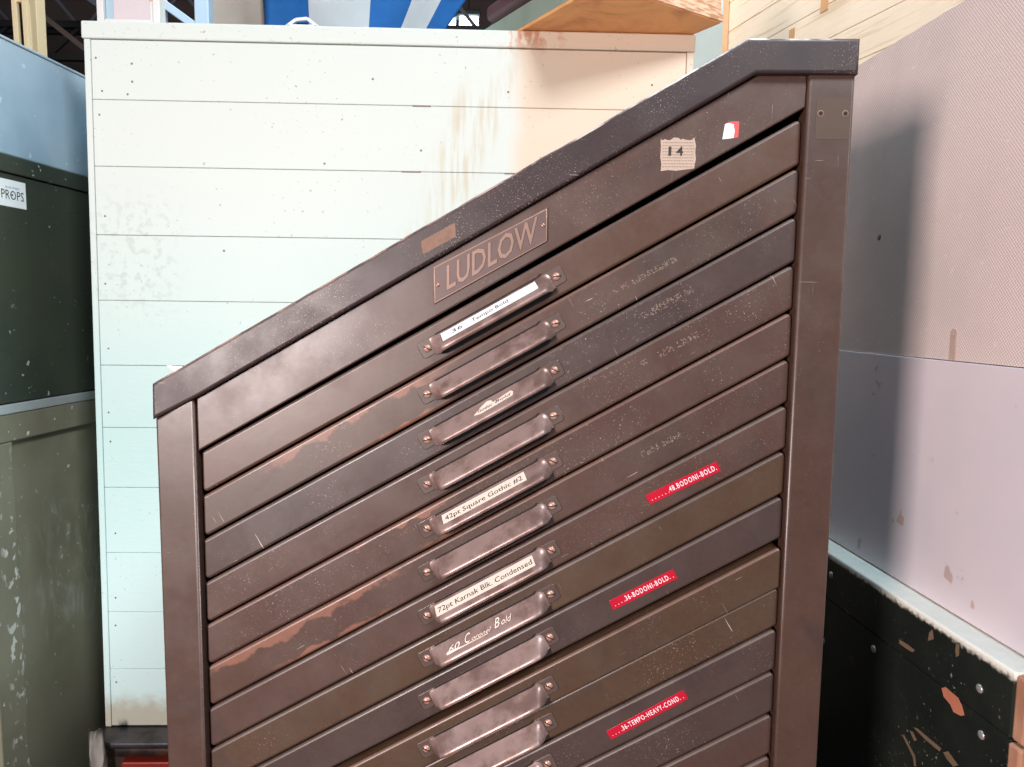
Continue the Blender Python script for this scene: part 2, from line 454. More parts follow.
def residue(dr, u0, zc, L, h, seed):
    """flecks of glue left where a strip was peeled away, still in rows of old letters"""
    rr = random.Random(seed); bm = new(); n = int(L/.0042)
    for i in range(n):
        if rr.random() < .12: continue
        cx = u0+i*.0042
        for k in range(rr.randint(5, 8)):
            fx = cx+rr.uniform(0, .0033); fz = zc+rr.uniform(-h/2, h/2); l = rr.uniform(.0004, .0013)
            a = rr.choice((0, math.pi/2, rr.uniform(0, 3)))
            dx, dz = l*math.cos(a), l*math.sin(a); w = rr.uniform(.00015, .00028); nx, nz = -math.sin(a)*w, math.cos(a)*w
            flat_poly(bm, [(fx-dx-nx, fz-dz-nz), (fx+dx-nx, fz+dz-nz), (fx+dx+nx, fz+dz+nz), (fx-dx+nx, fz-dz+nz)], 0, .00015)
    return obj('glue_residue', bm, M['glue'], dr)

MATS = ['brown_warm', 'brown_rust_thin', 'brown', 'brown_grey', 'brown_rust_thin', 'brown_rust_wide', 'brown', 'brown_olive', 'brown_grey', 'brown_olive',
        'brown_olive', 'brown_grey', 'brown_grey', 'brown', 'brown', 'brown_grey', 'brown', 'brown_warm', 'brown']
MATS[1] = 'brown_rust_mid'; MATS[2] = 'brown_grey'; MATS[3] = 'brown'; MATS[4] = 'brown_rust_thin'
PIT = .04768
ZTOP = .0222                                # height of drawer one's upper edge over x = XC, relative to the eye
drawers = []
DZ = {9: -.0055, 10: -.0022}
DF = {9: -.003, 2: -.0008, 5: .001, 11: -.0006}
SK = {}
for i in range(19):
    hp = HP
    if i == 10: hp = .0186
    m = M[MATS[i]]
    bm = drawer_bm(hp)
    zt = z(ZTOP - PIT*i + DZ.get(i, 0))
    zc = zt - hp/cs                         # middle of the front over x = XC
    dr = obj('drawer', bm, [m, M['edge_warm'] if i in (1, 4, 5, 9) else M['edge_highlight']], cab, (XC, DY+DF.get(i, 0), zc), (0, -SL-SK.get(i, 0), 0))
    drawers.append(dr)
    if i == 0:
        proto_pull.parent = dr; pl = proto_pull
        for s_ in screws: s_.parent = dr
    else: pl = dup(proto_pull, dr)
    pl.location = (0, 0, 0)
    for side in (-1, 1):
        if i == 0: sc_ = screws[0] if side < 0 else screws[1]
        else: sc_ = dup(random.choice(screws[:2]), dr)
        sc_.location = (side*.0757, -.0012, .0)

hc = .0135
card(drawers[0], -.0560, .0540, [M['card_white'], M['ink_pale']],
     lambda b: (add_text(b, '36', -.044, -.032, .0002, .0058, -.0003), add_text(b, 'Tempo Bold', -.021, .021, .0002, .0056, -.0003)), hc)
torn = [(-.016, -.0068), (.004, -.0062), (.024, -.0052), (.0275, -.001), (.025, .0025), (.014, .0018), (.004, .001), (.001, .0035), (-.004, .0055), (-.012, .001), (-.018, -.004)]
torn = [(-.019, -.0045), (-.012, -.0068), (.004, -.0062), (.026, -.0050), (.0285, -.0005), (.0265, .0030), (.016, .0015), (.0050, .0), (.0035, .0045), (-.0008, .0058), (-.009, .0022)]
card(drawers[2], 0, 0, [M['card_cream'], M['ink']],
     lambda b: (add_text(b, 'Gothic', -.0135, .0035, -.0022, .0040, -.0003, shear=.3), add_text(b, 'Bold', .0065, .0250, -.0018, .0036, -.0003, shear=.3)), hc, torn)
card(drawers[4], -.0545, .0440, [M['card_cream'], M['ink']],
     lambda b: add_text(b, '42pt Square Gothic #2', -.0515, .0400, -.0002, .0060, -.0003), .0125)
card(drawers[6], -.0625, .0555, [M['card_cream'], M['ink']],
     lambda b: add_text(b, '72pt Karnak Blk. Condensed', -.0595, .0530, -.0002, .0064, -.0003), .0138)
# hand-lettered straight onto the metal
card(drawers[7], 0, 0, [M['chalk'], M['chalk']],
     lambda b: (add_text(b, '60', -.0470, -.0330, -.0018, .0074, 0, shear=.35), add_text(b, 'C', -.0270, -.0195, .0004, .0108, 0, shear=.5),
                add_text(b, 'oronel', -.0195, .0050, -.0026, .0050, 0, shear=.5), add_text(b, 'B', .0080, .0160, .0006, .0108, 0, shear=.5), add_text(b, 'old', .0165, .0300, -.001, .0074, 0, shear=.5),
                flat_poly(b, [(-.0500, -.0070), (-.0300, -.0066), (.0, -.0064), (.0, -.0058), (-.0300, -.0056), (-.0480, -.0036), (-.0505, -.005)], 0, .0002)), hc, False)
tape(drawers[6], 0, 0, .0815, R(-2.2), '. . . . . .48.BODONI-BOLD.', .004, .0785)
tape(drawers[8], 0, 0, .0760, R(-.9), '. . . .36-BODONI-BOLD. .', .004, .0730)
tape(drawers[11], 0, 0, .0950, R(1.6), '. . . .36-TEMPO-HEAVY-COND. .', .004, .0915)
S_TAPES = {6: (647.5, 500), 8: (611, 605.5), 11: (608.5, 735.5)}
def local_on_drawer(d, px, py):
    """a measured spot on the drawer's front, as drawer coordinates (x, z)"""
    dv = r2*((px-512)/FPX) - u2*((py-383.5)/FPX) + fw
    nrm = Vector((-math.sin(YAW), math.cos(YAW), 0))
    p0 = Vector((0, .74, 0))+nrm*(d.location.y)
    t = p0.dot(nrm)/dv.dot(nrm); P = dv*t
    s = (P-Vector((0, .74, 0))).dot(Vector((math.cos(YAW), math.sin(YAW), 0))); h = P.z+CZ
    a, b = s-d.location.x, h-d.location.z
    return a*cs+b*sn, -a*sn+b*cs
for k_, (px, py) in S_TAPES.items():
    d = drawers[k_]; a, b = local_on_drawer(d, px, py)
    for c in d.children:
        if c.name.startswith('label_tape'): c.location = (a, -.00005, b)
for k_, (p, q, h, sd) in {1: ((613, 290), (679, 260), .006, 3), 2: ((642, 318), (695, 286), .007, 5), 3: ((640, 363), (704, 333), .0065, 8), 6: ((640, 453), (682, 436), .006, 9)}.items():
    if k_ == 6: k_ = 5
    d = drawers[k_]; a, b = local_on_drawer(d, *p); a2, b2 = local_on_drawer(d, *q)
    residue(d, a, (b+b2)/2, a2-a, h, sd)
# kick panel below the drawers
bm = new()
zb = z(ZTOP-PIT*19)
zl, zr = zb-TS*(LW+.0), zb+TS*(LW+.0)
if zl < .02: zl_pts = [(XC-LW+( .02-zl)/TS, .02)]
else: zl_pts = [(XC-LW, .0), (XC-LW, zl)]
zr_ = zr-.003
poly = ([(XC-LW, .0), (XC+LW, .0), (XC+LW, zr_), (XC-LW, zl-.003)] if zl > .02 else [(XC-LW+(.004-zl)/TS, .0), (XC+LW, .0), (XC+LW, zr_)])
rounded_plate(bm, V2(*poly), .002, .012, .006, seg=2)
obj('kick_panel', bm, M['brown'], cab)

# a scrap of bent white card lying on the cap
bm = new()
CN = Vector((-math.sin(R(30)), 0, math.cos(R(30))))
p = [(-.006, 0), (.020, .0), (.034, .0075), (.012, .0085), (-.008, .0095)]
bm2 = new()
vs = [(-.3640, .040, -.0730), (-.345, .040, -.0622), (-.3465, .042, -.0606), (-.3630, .043, -.0632), (-.3790, .043, -.0620)]
a = [bm2.verts.new((q[0], q[1], z(q[2]))) for q in vs]; b = [bm2.verts.new((q[0], q[1]+.0006, z(q[2]))) for q in vs]
bm2.faces.new(a); bm2.faces.new(b[::-1])
for i in range(5): bm2.faces.new((a[i], b[i], b[(i+1) % 5], a[(i+1) % 5]))
bm.free()
scrap = obj('paper_scrap', bm2, M['card_white'])
scrap.matrix_world = Matrix.Translation((0, .74, 0)) @ Matrix.Rotation(YAW, 4, 'Z')
tag(scrap, 'small torn white paper scrap behind the low end of the dark sloping top', 'paper scrap')

# ================================================================== pale plank cabinet behind
YW = R(1.67)
N = NT('mint_white_paint', .55)
v = N.co
c = N.mix(N.step(N.noise(3, 5), .35, .7), lin((176, 209, 206)), lin((184, 212, 208)))
c = N.mix(N.step(N.z, 1.0, .45), c, lin((210, 236, 234)))  # low boards paler, making up in colour for weaker light there
c = N.mix(N.step(N.z, .75, 1.6, 0, .8), c, lin((207, 205, 197)))  # cream towards the top: stronger light put into the colour
# a warmer tone on the right-hand boards
wob = N.math('MULTIPLY', N.math('SUBTRACT', N.noise(9, 4), .5), .05)
xx = N.math('ADD', N.x, wob)
c = N.mix(N.mul(N.step(xx, -.02, .025), .92), c, lin((212, 191, 168)))
# tan run-off stain
lean = N.math('SUBTRACT', N.x, N.math('MULTIPLY', N.math('SUBTRACT', N.z, 1.53), .42))
streak = N.noise(10, 4, N.map(v, (9, 1, .9), (0, R(22), 0)))
stn = N.mul(N.band(lean, -.165, -.055, .02), N.band(N.z, 1.30, 1.72, .09), N.step(streak, .40, .66), N.step(N.noise(7, 3), .3, .65))
c = N.mix(N.mul(stn, .5), c, lin((186, 158, 112)))
# brown water mark under the crate and grime on the lower rim
ring = N.mul(N.step(N.z, 1.715, 1.765), N.band(N.x, -.03, .09, .02), N.step(N.noise(26, 4, dist=1.5), .45, .6))
c = N.mix(N.mul(ring, .8), c, lin((186, 112, 72)))
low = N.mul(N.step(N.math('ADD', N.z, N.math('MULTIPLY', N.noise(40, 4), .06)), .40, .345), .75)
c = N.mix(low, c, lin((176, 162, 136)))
grime = N.mul(N.specks(120, .665, None, .05), N.step(N.noise(6, 4), .43, .62), .6)
c = N.mix(grime, c, lin((122, 104, 92)))
repair = N.mul(N.step(N.noise(55, 4), .50, .62), N.band(N.x, -.86, -.70, .04), N.band(N.z, 1.20, 1.42, .06), .35)
c = N.mix(repair, c, lin((160, 168, 158)))
fadeline = N.mul(N.step(N.noise(8, 3, N.map(v, (60, 1, 2))), .66, .70), N.step(N.noise(4, 3), .5, .62), .35)
c = N.mix(fadeline, c, lin((178, 178, 164)))
N.color(c); N.bump(N.noise(45, 5, N.map(v, (1, 1, 3))), .2, .002); M['mint'] = N.m
M['mint_plain'] = plain('pale_paint', (232, 238, 228), .6, 0, .05, 12)
white = empty('plank_cabinet', (0, 1.545, 0), YW)
tag(white, 'large pale mint white cabinet clad in horizontal boards behind the brown cabinet', 'cabinet')
WL, WR, ZB, ZT = -.885, .366, z(-.917), z(.5655)
bm = new(); add_box(bm, WL, WR, .018, .62, ZB, ZT-.004, .002)
obj('body', bm, M['mint'], white)
bm = new()
seams = [.419, .287, .149, .015, -.120, -.252, -.381, -.524, -.656, -.785]
zs = [.5355]+seams+[-.915]
for a, b in zip(zs, zs[1:]):
    add_box(bm, WL+.0138, WR-.016, 0, .018, z(b)+.0004, z(a)-.0004, .0009, seg=1)
obj('front_boards', bm, M['mint'], white)
bm = new()
# top rail, slightly chewed
add_box(bm, WL-.004, WR+.002, -.003, .62, z(.537), z(.571), .003)
obj('top_rail', bm, M['mint'], white)
bm = new(); add_box(bm, WL, WL+.013, -.001, .018, ZB, z(.5365), .002)
obj('edge_strip', bm, M['mint'], white)
bm = new(); add_box(bm, WR-.015, WR, -.001, .018, ZB, z(.5365), .002)
obj('edge_strip', bm, M['mint'], white)
M['nail'] = plain('rusty_nail', (132, 116, 104), .6)
# nails (all parts of the boarding)
rr = random.Random(2)
bm = new()
for zz in zs[:-1]:
    for dz in ((-.03,) if rr.random() < .5 else (-.1,)):
        add_dome(bm, (WL+.030+rr.uniform(-.004, .004), 0, z(zz+dz)), .0022, .0008, n=8)
for px, pz in ((-.862, .50), (-.79, .49), (-.79, .455), (-.80, .43), (-.30, .47), (-.02, .45), (-.61, .12), (-.40, .30), (-.20, .33), (.28, .47)):
    add_dome(bm, (px, 0, z(pz)), .0024, .0008, n=8)
obj('nail_heads', bm, M['nail'], white); bpy.data.objects['nail_heads']['kind'] = 'stuff'
# dark slots/knots in the boards
for x0, x1, zz in ((-.218, -.180, .419), (-.24, -.20, .287), (-.025, .03, .287)):
    obj('open_seam', box(x0, x1, -.0004, .001, z(zz)-.0022, z(zz)+.0012), M['nail'], white)
# white wire bracket on the top
bm = new()
pz = .571
for a, b in (((-.468, 0, z(.5715)), (-.448, 0, z(.586))), ((-.448, 0, z(.586)), (-.425, 0, z(.589))), ((-.425, 0, z(.589)), (-.402, 0, z(.5715))), ((-.466, .0, z(.5735)), (-.405, .0, z(.5735)))):
    add_bar(bm, a, b, .006, .006)
add_box(bm, -.448, -.426, .004, .02, z(.5735), z(.582), mi=1)
br = obj('wire_bracket', bm, [M['card_white'], M['slot']], None, (0, 1.556, 0), (0, 0, YW))
tag(br, 'small white bent bracket lying on the top rim of the boarded cabinet', 'bracket')

KS = .0118
for ch in white.children:
    for v in ch.data.vertices:
        v.co.x += KS*(v.co.z-ZB)*max(0, min(1, (WR-v.co.x)/(WR-WL)))
# dolly under it, red box and plastic below
M['dark_steel'] = (lambda N: (N.color(N.mix(N.step(N.noise(14, 5), .4, .65), lin((84, 80, 84)), lin((52, 46, 48)))), N.bump(N.noise(30, 4), .3, .002), N.m)[-1])(NT('dull_dark_steel', .38, .6))
M['rust_iron'] = (lambda N: (N.color(N.mix(N.step(N.noise(30, 5), .4, .65), lin((74, 48, 36)), lin((40, 28, 26)))), N.m)[-1])(NT('rusty_iron', .6, .2))
dol = empty('dolly', (0, 1.545, 0), YW)
tag(dol, 'dark steel tray with rounded rusty rim carrying the boarded pale cabinet', 'dolly')
bm = new()
o_ = poly_round(V2((-.895, -.06), (.37, -.06), (.37, .60), (-.895, .60)), .045, 6)
def slab(bm, o, z0, z1, mi=0):
    a = [bm.verts.new((p.x, p.y, z0)) for p in o]; b = [bm.verts.new((p.x, p.y, z1)) for p in o]
    f = bm.faces.new(a[::-1]); f.material_index = mi; f = bm.faces.new(b); f.material_index = mi
    for i in range(len(o)):
        f = bm.faces.new((a[i], a[(i+1) % len(o)], b[(i+1) % len(o)], b[i])); f.material_index = mi; f.smooth = True
slab(bm, o_, z(-.932), z(-.9172)); obj('tray', bm, M['dark_steel'], dol)
bm = new(); slab(bm, inset(o_, .012), z(-.957), z(-.932)); obj('rim', bm, M['rust_iron'], dol)
for k, (cx, cy) in enumerate(((-.858, .05), (.28, .05), (-.858, .5), (.28, .5))):
    o = obj('wooden_block', box(-.022, .022, -.03, .03, 0, z(-.9575), .004), M['rust_iron'], None, (0, 0, 0))
    o.matrix_world = Matrix.Translation((0, 1.545, 0)) @ Matrix.Rotation(YW, 4, 'Z') @ Matrix.Translation((cx, cy, 0))
    tag(o, 'dark block propping up a corner of the steel tray', 'block', 'blocks under the steel tray')
redb = empty('tool_box', (-.64, 1.50, 0), YW)
tag(redb, 'red metal box tucked under the steel tray of the boarded cabinet', 'box')
M['red_metal'] = plain('red_painted_metal', (150, 38, 26), .45, 0, .2, 15)
bm = box(-.18, .13, -.03, .24, 0, .222, .006); obj('body', bm, M['red_metal'], redb)
bm = box(-.182, .132, -.034, .238, .2225, .238, .003); obj('lid', bm, M['red_metal'], redb)
# crumpled sheet at the corner
bm = new(); rr = random.Random(5); gx, gy = 9, 14; g = []
for i in range(gx):
    row = []
    for j in range(gy):
        fx, fz = i/(gx-1), j/(gy-1)
        n_ = mnoise.noise(Vector((fx*3.1, fz*4.3, 1.7)))
        row.append(bm.verts.new((-.868+.034*fx*(1-.3*fz)+.007*n_, 1.425+.016*mnoise.noise(Vector((fx*4, fz*6, 9)))+.02*fx, 0.004+.322*fz)))
    g.append(row)
for i in range(gx-1):
    for j in range(gy-1): bm.faces.new((g[i][j], g[i+1][j], g[i+1][j+1], g[i][j+1])).smooth = True
bmesh.ops.solidify(bm, geom=bm.faces[:], thickness=.0015)
pls = obj('plastic_sheet', bm, plain('grey_plastic', (226, 220, 212), .4, 0, .2, 20))
tag(pls, 'crumpled greyish plastic sheet at the lower corner of the boarded cabinet', 'sheet')

# ================================================================== things on the pale cabinet
ZT2 = z(.5712)
M['ply_orange'] = (lambda N: (N.color(N.mix(N.step(N.noise(7, 6, N.map(N.co, (1, 1, 1), (0, 0, R(30))), .65, 1), .40, .7), lin((238, 172, 112)), lin((196, 128, 76)))), N.m)[-1])(NT('stained_plywood', .6))
M['ply_edge'] = (lambda N: (N.color(N.mix(N.step(N.noise(30, 5, N.map(N.co, (1, 1, 7))), .4, .6), lin((232, 196, 166)), lin((188, 136, 100)))), N.m)[-1])(NT('raw_plywood_edge', .7))
M['sage'] = plain('faded_green_paint', (150, 164, 150), .6, 0, .15, 20)
M['maroon'] = plain('maroon_paint', (92, 62, 64), .5, 0, .12, 14)
cr_ = empty('wooden_tray', (.149, 1.334, ZT2+.0015), math.atan2(.164, .254))
tag(cr_, 'shallow plywood tray with orange underside, overhanging the corner of the boarded cabinet', 'tray')
# local x along N->R (0.302), local y along N->A
obj('bottom_panel', box(0, .302, 0, .50, 0, .006), M['ply_orange'], cr_)
obj('side_board', box(0, .302, 0, .012, 0.0063, .048, .0012), M['ply_edge'], cr_)
obj('side_board', box(.290, .302, .0125, .4875, 0.0063, .048, .0012), M['ply_edge'], cr_)
sb = obj('side_board', box(0, .012, .0125, .4875, 0.0063, .048, .0012), M['sage'], cr_); sb['label'] = 'faded green side board'
obj('side_board', box(0, .302, .488, .500, 0.0063, .048, .0012), M['ply_edge'], cr_)
obj('edge_strip', box(-.004, .306, -.004, -.0003, .002, .016, .001), M['ply_edge'], cr_)
mp = obj('board', box(-.018, .030, .03, .372, 0, .034, .012, seg=4), M['maroon'], None, (0, 0, 0))
mp.matrix_world = Matrix.Translation((.149, 1.334, ZT2+.0500)) @ Matrix.Rotation(math.atan2(.164, .254), 4, 'Z')
tag(mp, 'maroon painted board with rounded end lying along the rim of the plywood tray', 'board')

# pinkish white framed case at the left end of the top
M['pink_white'] = plain('pinkish_white_paint', (206, 190, 191), .45, 0, .05, 10)
M['frame_white'] = (lambda N: (N.color(N.mix(N.mul(N.step(N.noise(26, 4), .62, .66), .8), lin((210, 206, 202)), lin((190, 130, 100)))), N.m)[-1])(NT('flaking_white_paint', .5))
M['blue_glass'] = plain('pale_blue_pane', (168, 190, 202), .15, 0, .08, 12)
case = empty('framed_panel', (-.848, 1.66, ZT2), YW)
tag(case, 'narrow white framed panel with pink field and blue pane standing on the boarded cabinet', 'framed panel')
for sx in (-.068, .053): obj('frame_post', box(sx, sx+.015, 0, .030, 0, .42, .0015), M['frame_white'], case)
obj('rail', box(-.0525, .0525, .0005, .0295, .050, .057, .001), M['frame_white'], case)
obj('rail', box(-.0525, .0525, .0005, .0295, .40, .415, .001), M['frame_white'], case)
obj('pane', box(-.0525, -.036, .010, .014, .0575, .3995), M['blue_glass'], case)
obj('field', box(-.0355, .0435, .008, .016, .0575, .3995, .001), M['pink_white'], case)
obj('edge_moulding', box(.044, .0525, .006, .018, .0575, .3995, .001), M['frame_white'], case)
obj('base_bar', box(-.0525, .0525, .018, .028, .001, .03), M['slot'], case)

# ================================================================== stack on the left
YL = R(4.633)
def left_root(name, zz): return empty(name, (-.985, 1.6, zz), -YL)
# local x: + towards the aisle (face at 0), local y: depth
M['blue_paint'] = (lambda N: (N.color(N.mix(N.mul(N.specks(45, .70, None, .02), .7), N.mix(N.step(N.noise(6, 5), .35, .7), lin((172, 190, 202)), lin((150, 174, 190))), lin((214, 220, 222)))), N.bump(N.noise(20, 4), .1, .002), N.m)[-1])(NT('dusty_blue_paint', .5))
def splat(name, c1, c2, sp_c, thr, rough=.4):
    N = NT(name, rough); b_ = N.mix(N.step(N.noise(5, 5), .35, .7), lin(c1), lin(c2))
    sc = N.mul(N.step(N.noise(6, 2, N.map(N.co, (3, 8, 60), (R(20), 0, 0))), .70, .73), N.step(N.noise(9, 2), .5, .6), .55)
    sc2 = N.mul(N.step(N.noise(5, 2, N.map(N.co, (3, 60, 3), (R(8), 0, 0))), .71, .74), N.step(N.noise(8, 2), .48, .6), .5)
    b_ = N.mix(N.math('MAXIMUM', sc, sc2), b_, lin((150, 150, 138)))
    b_ = N.mix(N.mul(N.specks(60, thr, None, .03), N.step(N.noise(5, 3), .40, .58)), b_, lin(sp_c))
    N.color(b_); N.bump(N.noise(25, 5), .15, .002); return N
M['dark_green'] = splat('dark_green_paint', (62, 68, 54), (48, 56, 47), (170, 170, 160), .68).m
N = splat('olive_paint', (140, 136, 116), (122, 118, 98), (214, 212, 204), .70, .45)
v_ = N.b.inputs['Base Color'].links[0].from_socket
drip = N.mul(N.step(N.noise(55, 3, N.map(N.co, (1, 1, .6))), .56, .62), N.band(N.y, -.205, -.150, .012), N.step(N.z, .98, .80), N.step(N.noise(14, 2), .36, .52))
smear = N.mul(N.step(N.noise(9, 5, N.map(N.co, (1, 3, 1), (R(30), 0, 0)), .6, 1.4), .46, .70), N.band(N.y, -.10, .12, .05), N.band(N.z, .50, .76, .06), .42)
N.color(N.mix(drip, N.mix(smear, v_, lin((196, 196, 190))), lin((216, 214, 206))))
M['olive'] = N.m
blue = left_root('blue_chest', z(.2962))
tag(blue, 'dusty light blue box on top of the dark green locker', 'box')
obj('body', box(-.42, 0, -.235, .62, .0, .2205, .003), M['blue_paint'], blue)
obj('lid_lip', box(-.425, .002, -.237, .622, .2207, .2265, .002), M['blue_paint'], blue)
grn = left_root('green_locker', z(-.192))
tag(grn, 'dark green locker with a white sticker, under the light blue box', 'locker')
obj('body', box(-.45, 0, -.236, .62, .0005, .452, .003), M['dark_green'], grn)
obj('top_lip', box(-.455, .004, -.238, .622, .4535, .4878, .002), M['dark_green'], grn)
bm = new(); add_box(bm, -.001, .0006, -.166, -.0925, .388, .4405, .0002)
t = new()
t = bmesh.new()
add_text(t, 'PROPS', -.0075, .0510, .0235, .0180, 0, mi=1, th=.0002, bold=.0)
add_text(t, 'BLUE STREET', .004, .042, .0375, .0036, 0, mi=2, th=.0002)
add_box(t, .0185, .0225, -.0002, 0, .0215, .0255, mi=1)
merge(bm, t, Matrix.Translation((.0006, -.1500, .388)) @ Matrix.Rotation(R(90), 4, 'Z'))
obj('sticker', bm, [plain('glossy_white_label', (250, 253, 252), .4, 0, .02), M['ink'], plain('grey_print', (120, 124, 128), .6)], grn)
oli = left_root('olive_cabinet', 0)
tag(oli, 'battered olive steel cabinet splashed with white paint, beneath the dark green locker', 'cabinet')
zo = z(-.2125)
obj('body', box(-.45, -.012, -.236, .62, 0, zo-.0005, .002), M['olive'], oli)
obj('frame_rail', box(-.0115, .002, -.236, .62, zo-.056, zo-.0005, .003), M['olive'], oli)
obj('frame_stile', box(-.0115, .002, -.236, -.165, .0, zo-.0565, .003), M['olive'], oli)
obj('frame_stile', box(-.0115, .002, .56, .62, .0, zo-.0565, .003), M['olive'], oli)
M['alu'] = plain('bare_aluminium', (212, 216, 218), .35, .5, .1, 30)
obj('edge_trim', box(-.45, .004, -.237, .621, zo, zo+.019, .002), M['alu'], oli)

# ================================================================== right side: black trunk with two boards standing on it
YR = R(4.4414)                              # the run of this side: x falls away as y grows
def right_root(name, off, zz): return empty(name, (.5765+off, .82, zz), YR)
# local x: + away from the aisle, local y: depth
N = NT('woven_board', .85)
wv = N.map(N.co, (1, 1, 1), (R(40), 0, 0))
def wave(N, vec, scale, d='Y', dist=.6):
    n = N.n.new('ShaderNodeTexWave'); n.bands_direction = d; n.inputs['Scale'].default_value = scale; n.inputs['Distortion'].default_value = dist
    n.inputs['Detail'].default_value = 2; n.inputs['Detail Scale'].default_value = 3; N.l.new(vec, n.inputs['Vector']); return n.outputs['Fac']
w1 = wave(N, wv, 95, 'Y'); w2 = wave(N, wv, 95, 'Z')
weave = N.math('MULTIPLY', N.math('ADD', w1, w2), .5)
c = N.mix(N.step(N.noise(5, 5), .35, .7), lin((238, 217, 211)), lin((222, 205, 200)))
c = N.mix(N.step(weave, .2, .9, .42, 0), c, lin((130, 104, 94)))
c = N.mix(N.mul(N.specks(90, .68, None, .04), .5), c, lin((226, 214, 206)))
N.color(c); N.bump(weave, .4, .0008); M['burlap'] = N.m
N = NT('grey_board', .5)
c = N.mix(N.step(N.noise(4, 5), .35, .7), lin((220, 206, 210)), lin((207, 198, 203)))
c = N.mix(N.mul(N.step(N.noise(16, 3), .67, .70), .6), c, lin((176, 134, 112)))
c = N.mix(N.mul(N.step(N.noise(19, 4, N.map(N.co, loc=(4, 2, 1))), .66, .72), .4), c, lin((120, 112, 116)))
N.color(c); N.bump(N.noise(35, 4), .08, .002); M['grey_board'] = N.m
NEAR, FAR = -.075, .66
bp = empty('woven_board', (.5765, .82, z(-.0555)), YR)
tag(bp, 'pinkish board with woven texture standing on the smooth grey board', 'board')
bm = new()
# slightly ragged upper edge
n = 60; lo = []; hi = []
for i in range(n+1):
    y_ = NEAR-.16+(FAR-NEAR+.16)*i/n; lo.append((y_, .0008)); hi.append((y_, .4565+.0016*mnoise.noise(Vector((i*.9, 2, 0)))))
ring = lo+hi[::-1]
a = [bm.verts.new((0.003, p[0], p[1])) for p in ring]; b = [bm.verts.new((.017, p[0], p[1])) for p in ring]
bm.faces.new(a[::-1]); bm.faces.new(b)
for i in range(len(ring)): bm.faces.new((a[i], a[(i+1) % len(ring)], b[(i+1) % len(ring)], b[i]))
bmesh.ops.recalc_face_normals(bm, faces=bm.faces[:])
obj('panel', bm, M['burlap'], bp)
M['rust_tab'] = plain('rusty_strap', (205, 176, 164), .6, 0, .2, 120)
bm = new()
o = poly_round(V2((.117, .0015), (.128, .0015), (.128, .042), (.117, .042)), [0, 0, .0052, .0052], 5)
a = [bm.verts.new((.0016, p.x, p.y)) for p in o]; b = [bm.verts.new((.003, p.x, p.y)) for p in o]
bm.faces.new(a[::-1]); bm.faces.new(b)
for i in range(len(o)): bm.faces.new((a[i], a[(i+1) % len(o)], b[(i+1) % len(o)], b[i]))
bmesh.ops.recalc_face_normals(bm, faces=bm.faces[:])
add_dome(bm, (.0016, .1225, .034), .0022, .0008, '-x', 10)
obj('strap', bm, M['rust_tab'], bp)
bm = new(); add_dome(bm, (.003, .305, .176), .0045, .0016, '-x', 12); obj('screw', bm, M['nail'], bp)
bm = new()
t = new(); add_dome(t, (.003, .052, .448), .0075, .002, '-x', 14); merge(bm, t)
t = new(); add_dome(t, (.001, .052, .448), .0028, .0028, '-x', 10); merge(bm, t)
add_box(bm, .0008, .003, .0455, .0500, .438, .4565, .0006)
obj('hanger', bm, M['rust_tab'], bp)
gp = right_root('smooth_board', 0, z(-.3785))
tag(gp, 'smooth greyish lilac board below the woven one, standing on the black trunk', 'board')
obj('panel', box(0, .018, NEAR-.16, FAR, .0008, .3225, .0012), M['grey_board'], gp)

trk = right_root('trunk', -.035, 0)
tag(trk, 'black painted wooden trunk with worn whitish top edge carrying the two boards', 'trunk')
N = NT('worn_black_paint', .42)
b_ = N.mix(N.step(N.noise(6, 5), .4, .7), lin((26, 30, 27)), lin((38, 42, 36)))
patch = N.mul(N.step(N.noise(20, 5, N.map(N.co, (1, 1, 1), (R(35), 0, 0), (2, 0, 3)), .6, .8), .66, .69), N.step(N.noise(7, 2), .40, .55), .9)
b_ = N.mix(patch, b_, lin((124, 98, 76)))
scr = N.mul(N.step(N.noise(7, 3, N.map(N.co, (2, 3, 42), (R(50), 0, 0))), .69, .72), N.step(N.noise(10, 2), .48, .58), .6)
b_ = N.mix(scr, b_, lin((132, 124, 108)))
b_ = N.mix(N.mul(N.specks(170, .67, None, .04), N.step(N.noise(9, 3), .45, .6), .7), b_, lin((150, 146, 134)))
ztop = z(-.3800)
edge = N.step(N.math('ADD', N.z, N.math('MULTIPLY', N.math('SUBTRACT', N.noise(140, 5), .5), .012)), ztop-.0115, ztop-.0035)
b_ = N.mix(edge, b_, N.mix(N.noise(50, 4), lin((250, 243, 230)), lin((232, 224, 208))))
N.color(b_); N.rough(N.math('ADD', N.math('MULTIPLY', edge, .25), .42)); N.bump(N.noise(28, 5), .2, .002)
M['black_paint'] = N.m
TN = -.070
bm = new(); add_box(bm, 0, .46, TN, FAR, .0, z(-.4555), .002); obj('body', bm, M['black_paint'], trk)
bm = new(); add_box(bm, -.0008, .46, TN, FAR, z(-.4548), ztop, .0025); obj('lid', bm, M['black_paint'], trk)
M['worn_wood'] = (lambda N: (N.color(N.mix(N.step(N.noise(14, 5, N.map(N.co, (1, 1, .3))), .4, .65), lin((206, 156, 130)), lin((160, 108, 82)))), N.m)[-1])(NT('worn_bare_wood', .55))
obj('end_board', box(-.001, .46, TN-.018, TN-.0005, z(-.4535), ztop-.001, .003), M['worn_wood'], trk)
obj('end_board', box(-.004, .46, TN-.018, TN-.0005, .0, z(-.4565), .003), M['worn_wood'], trk)
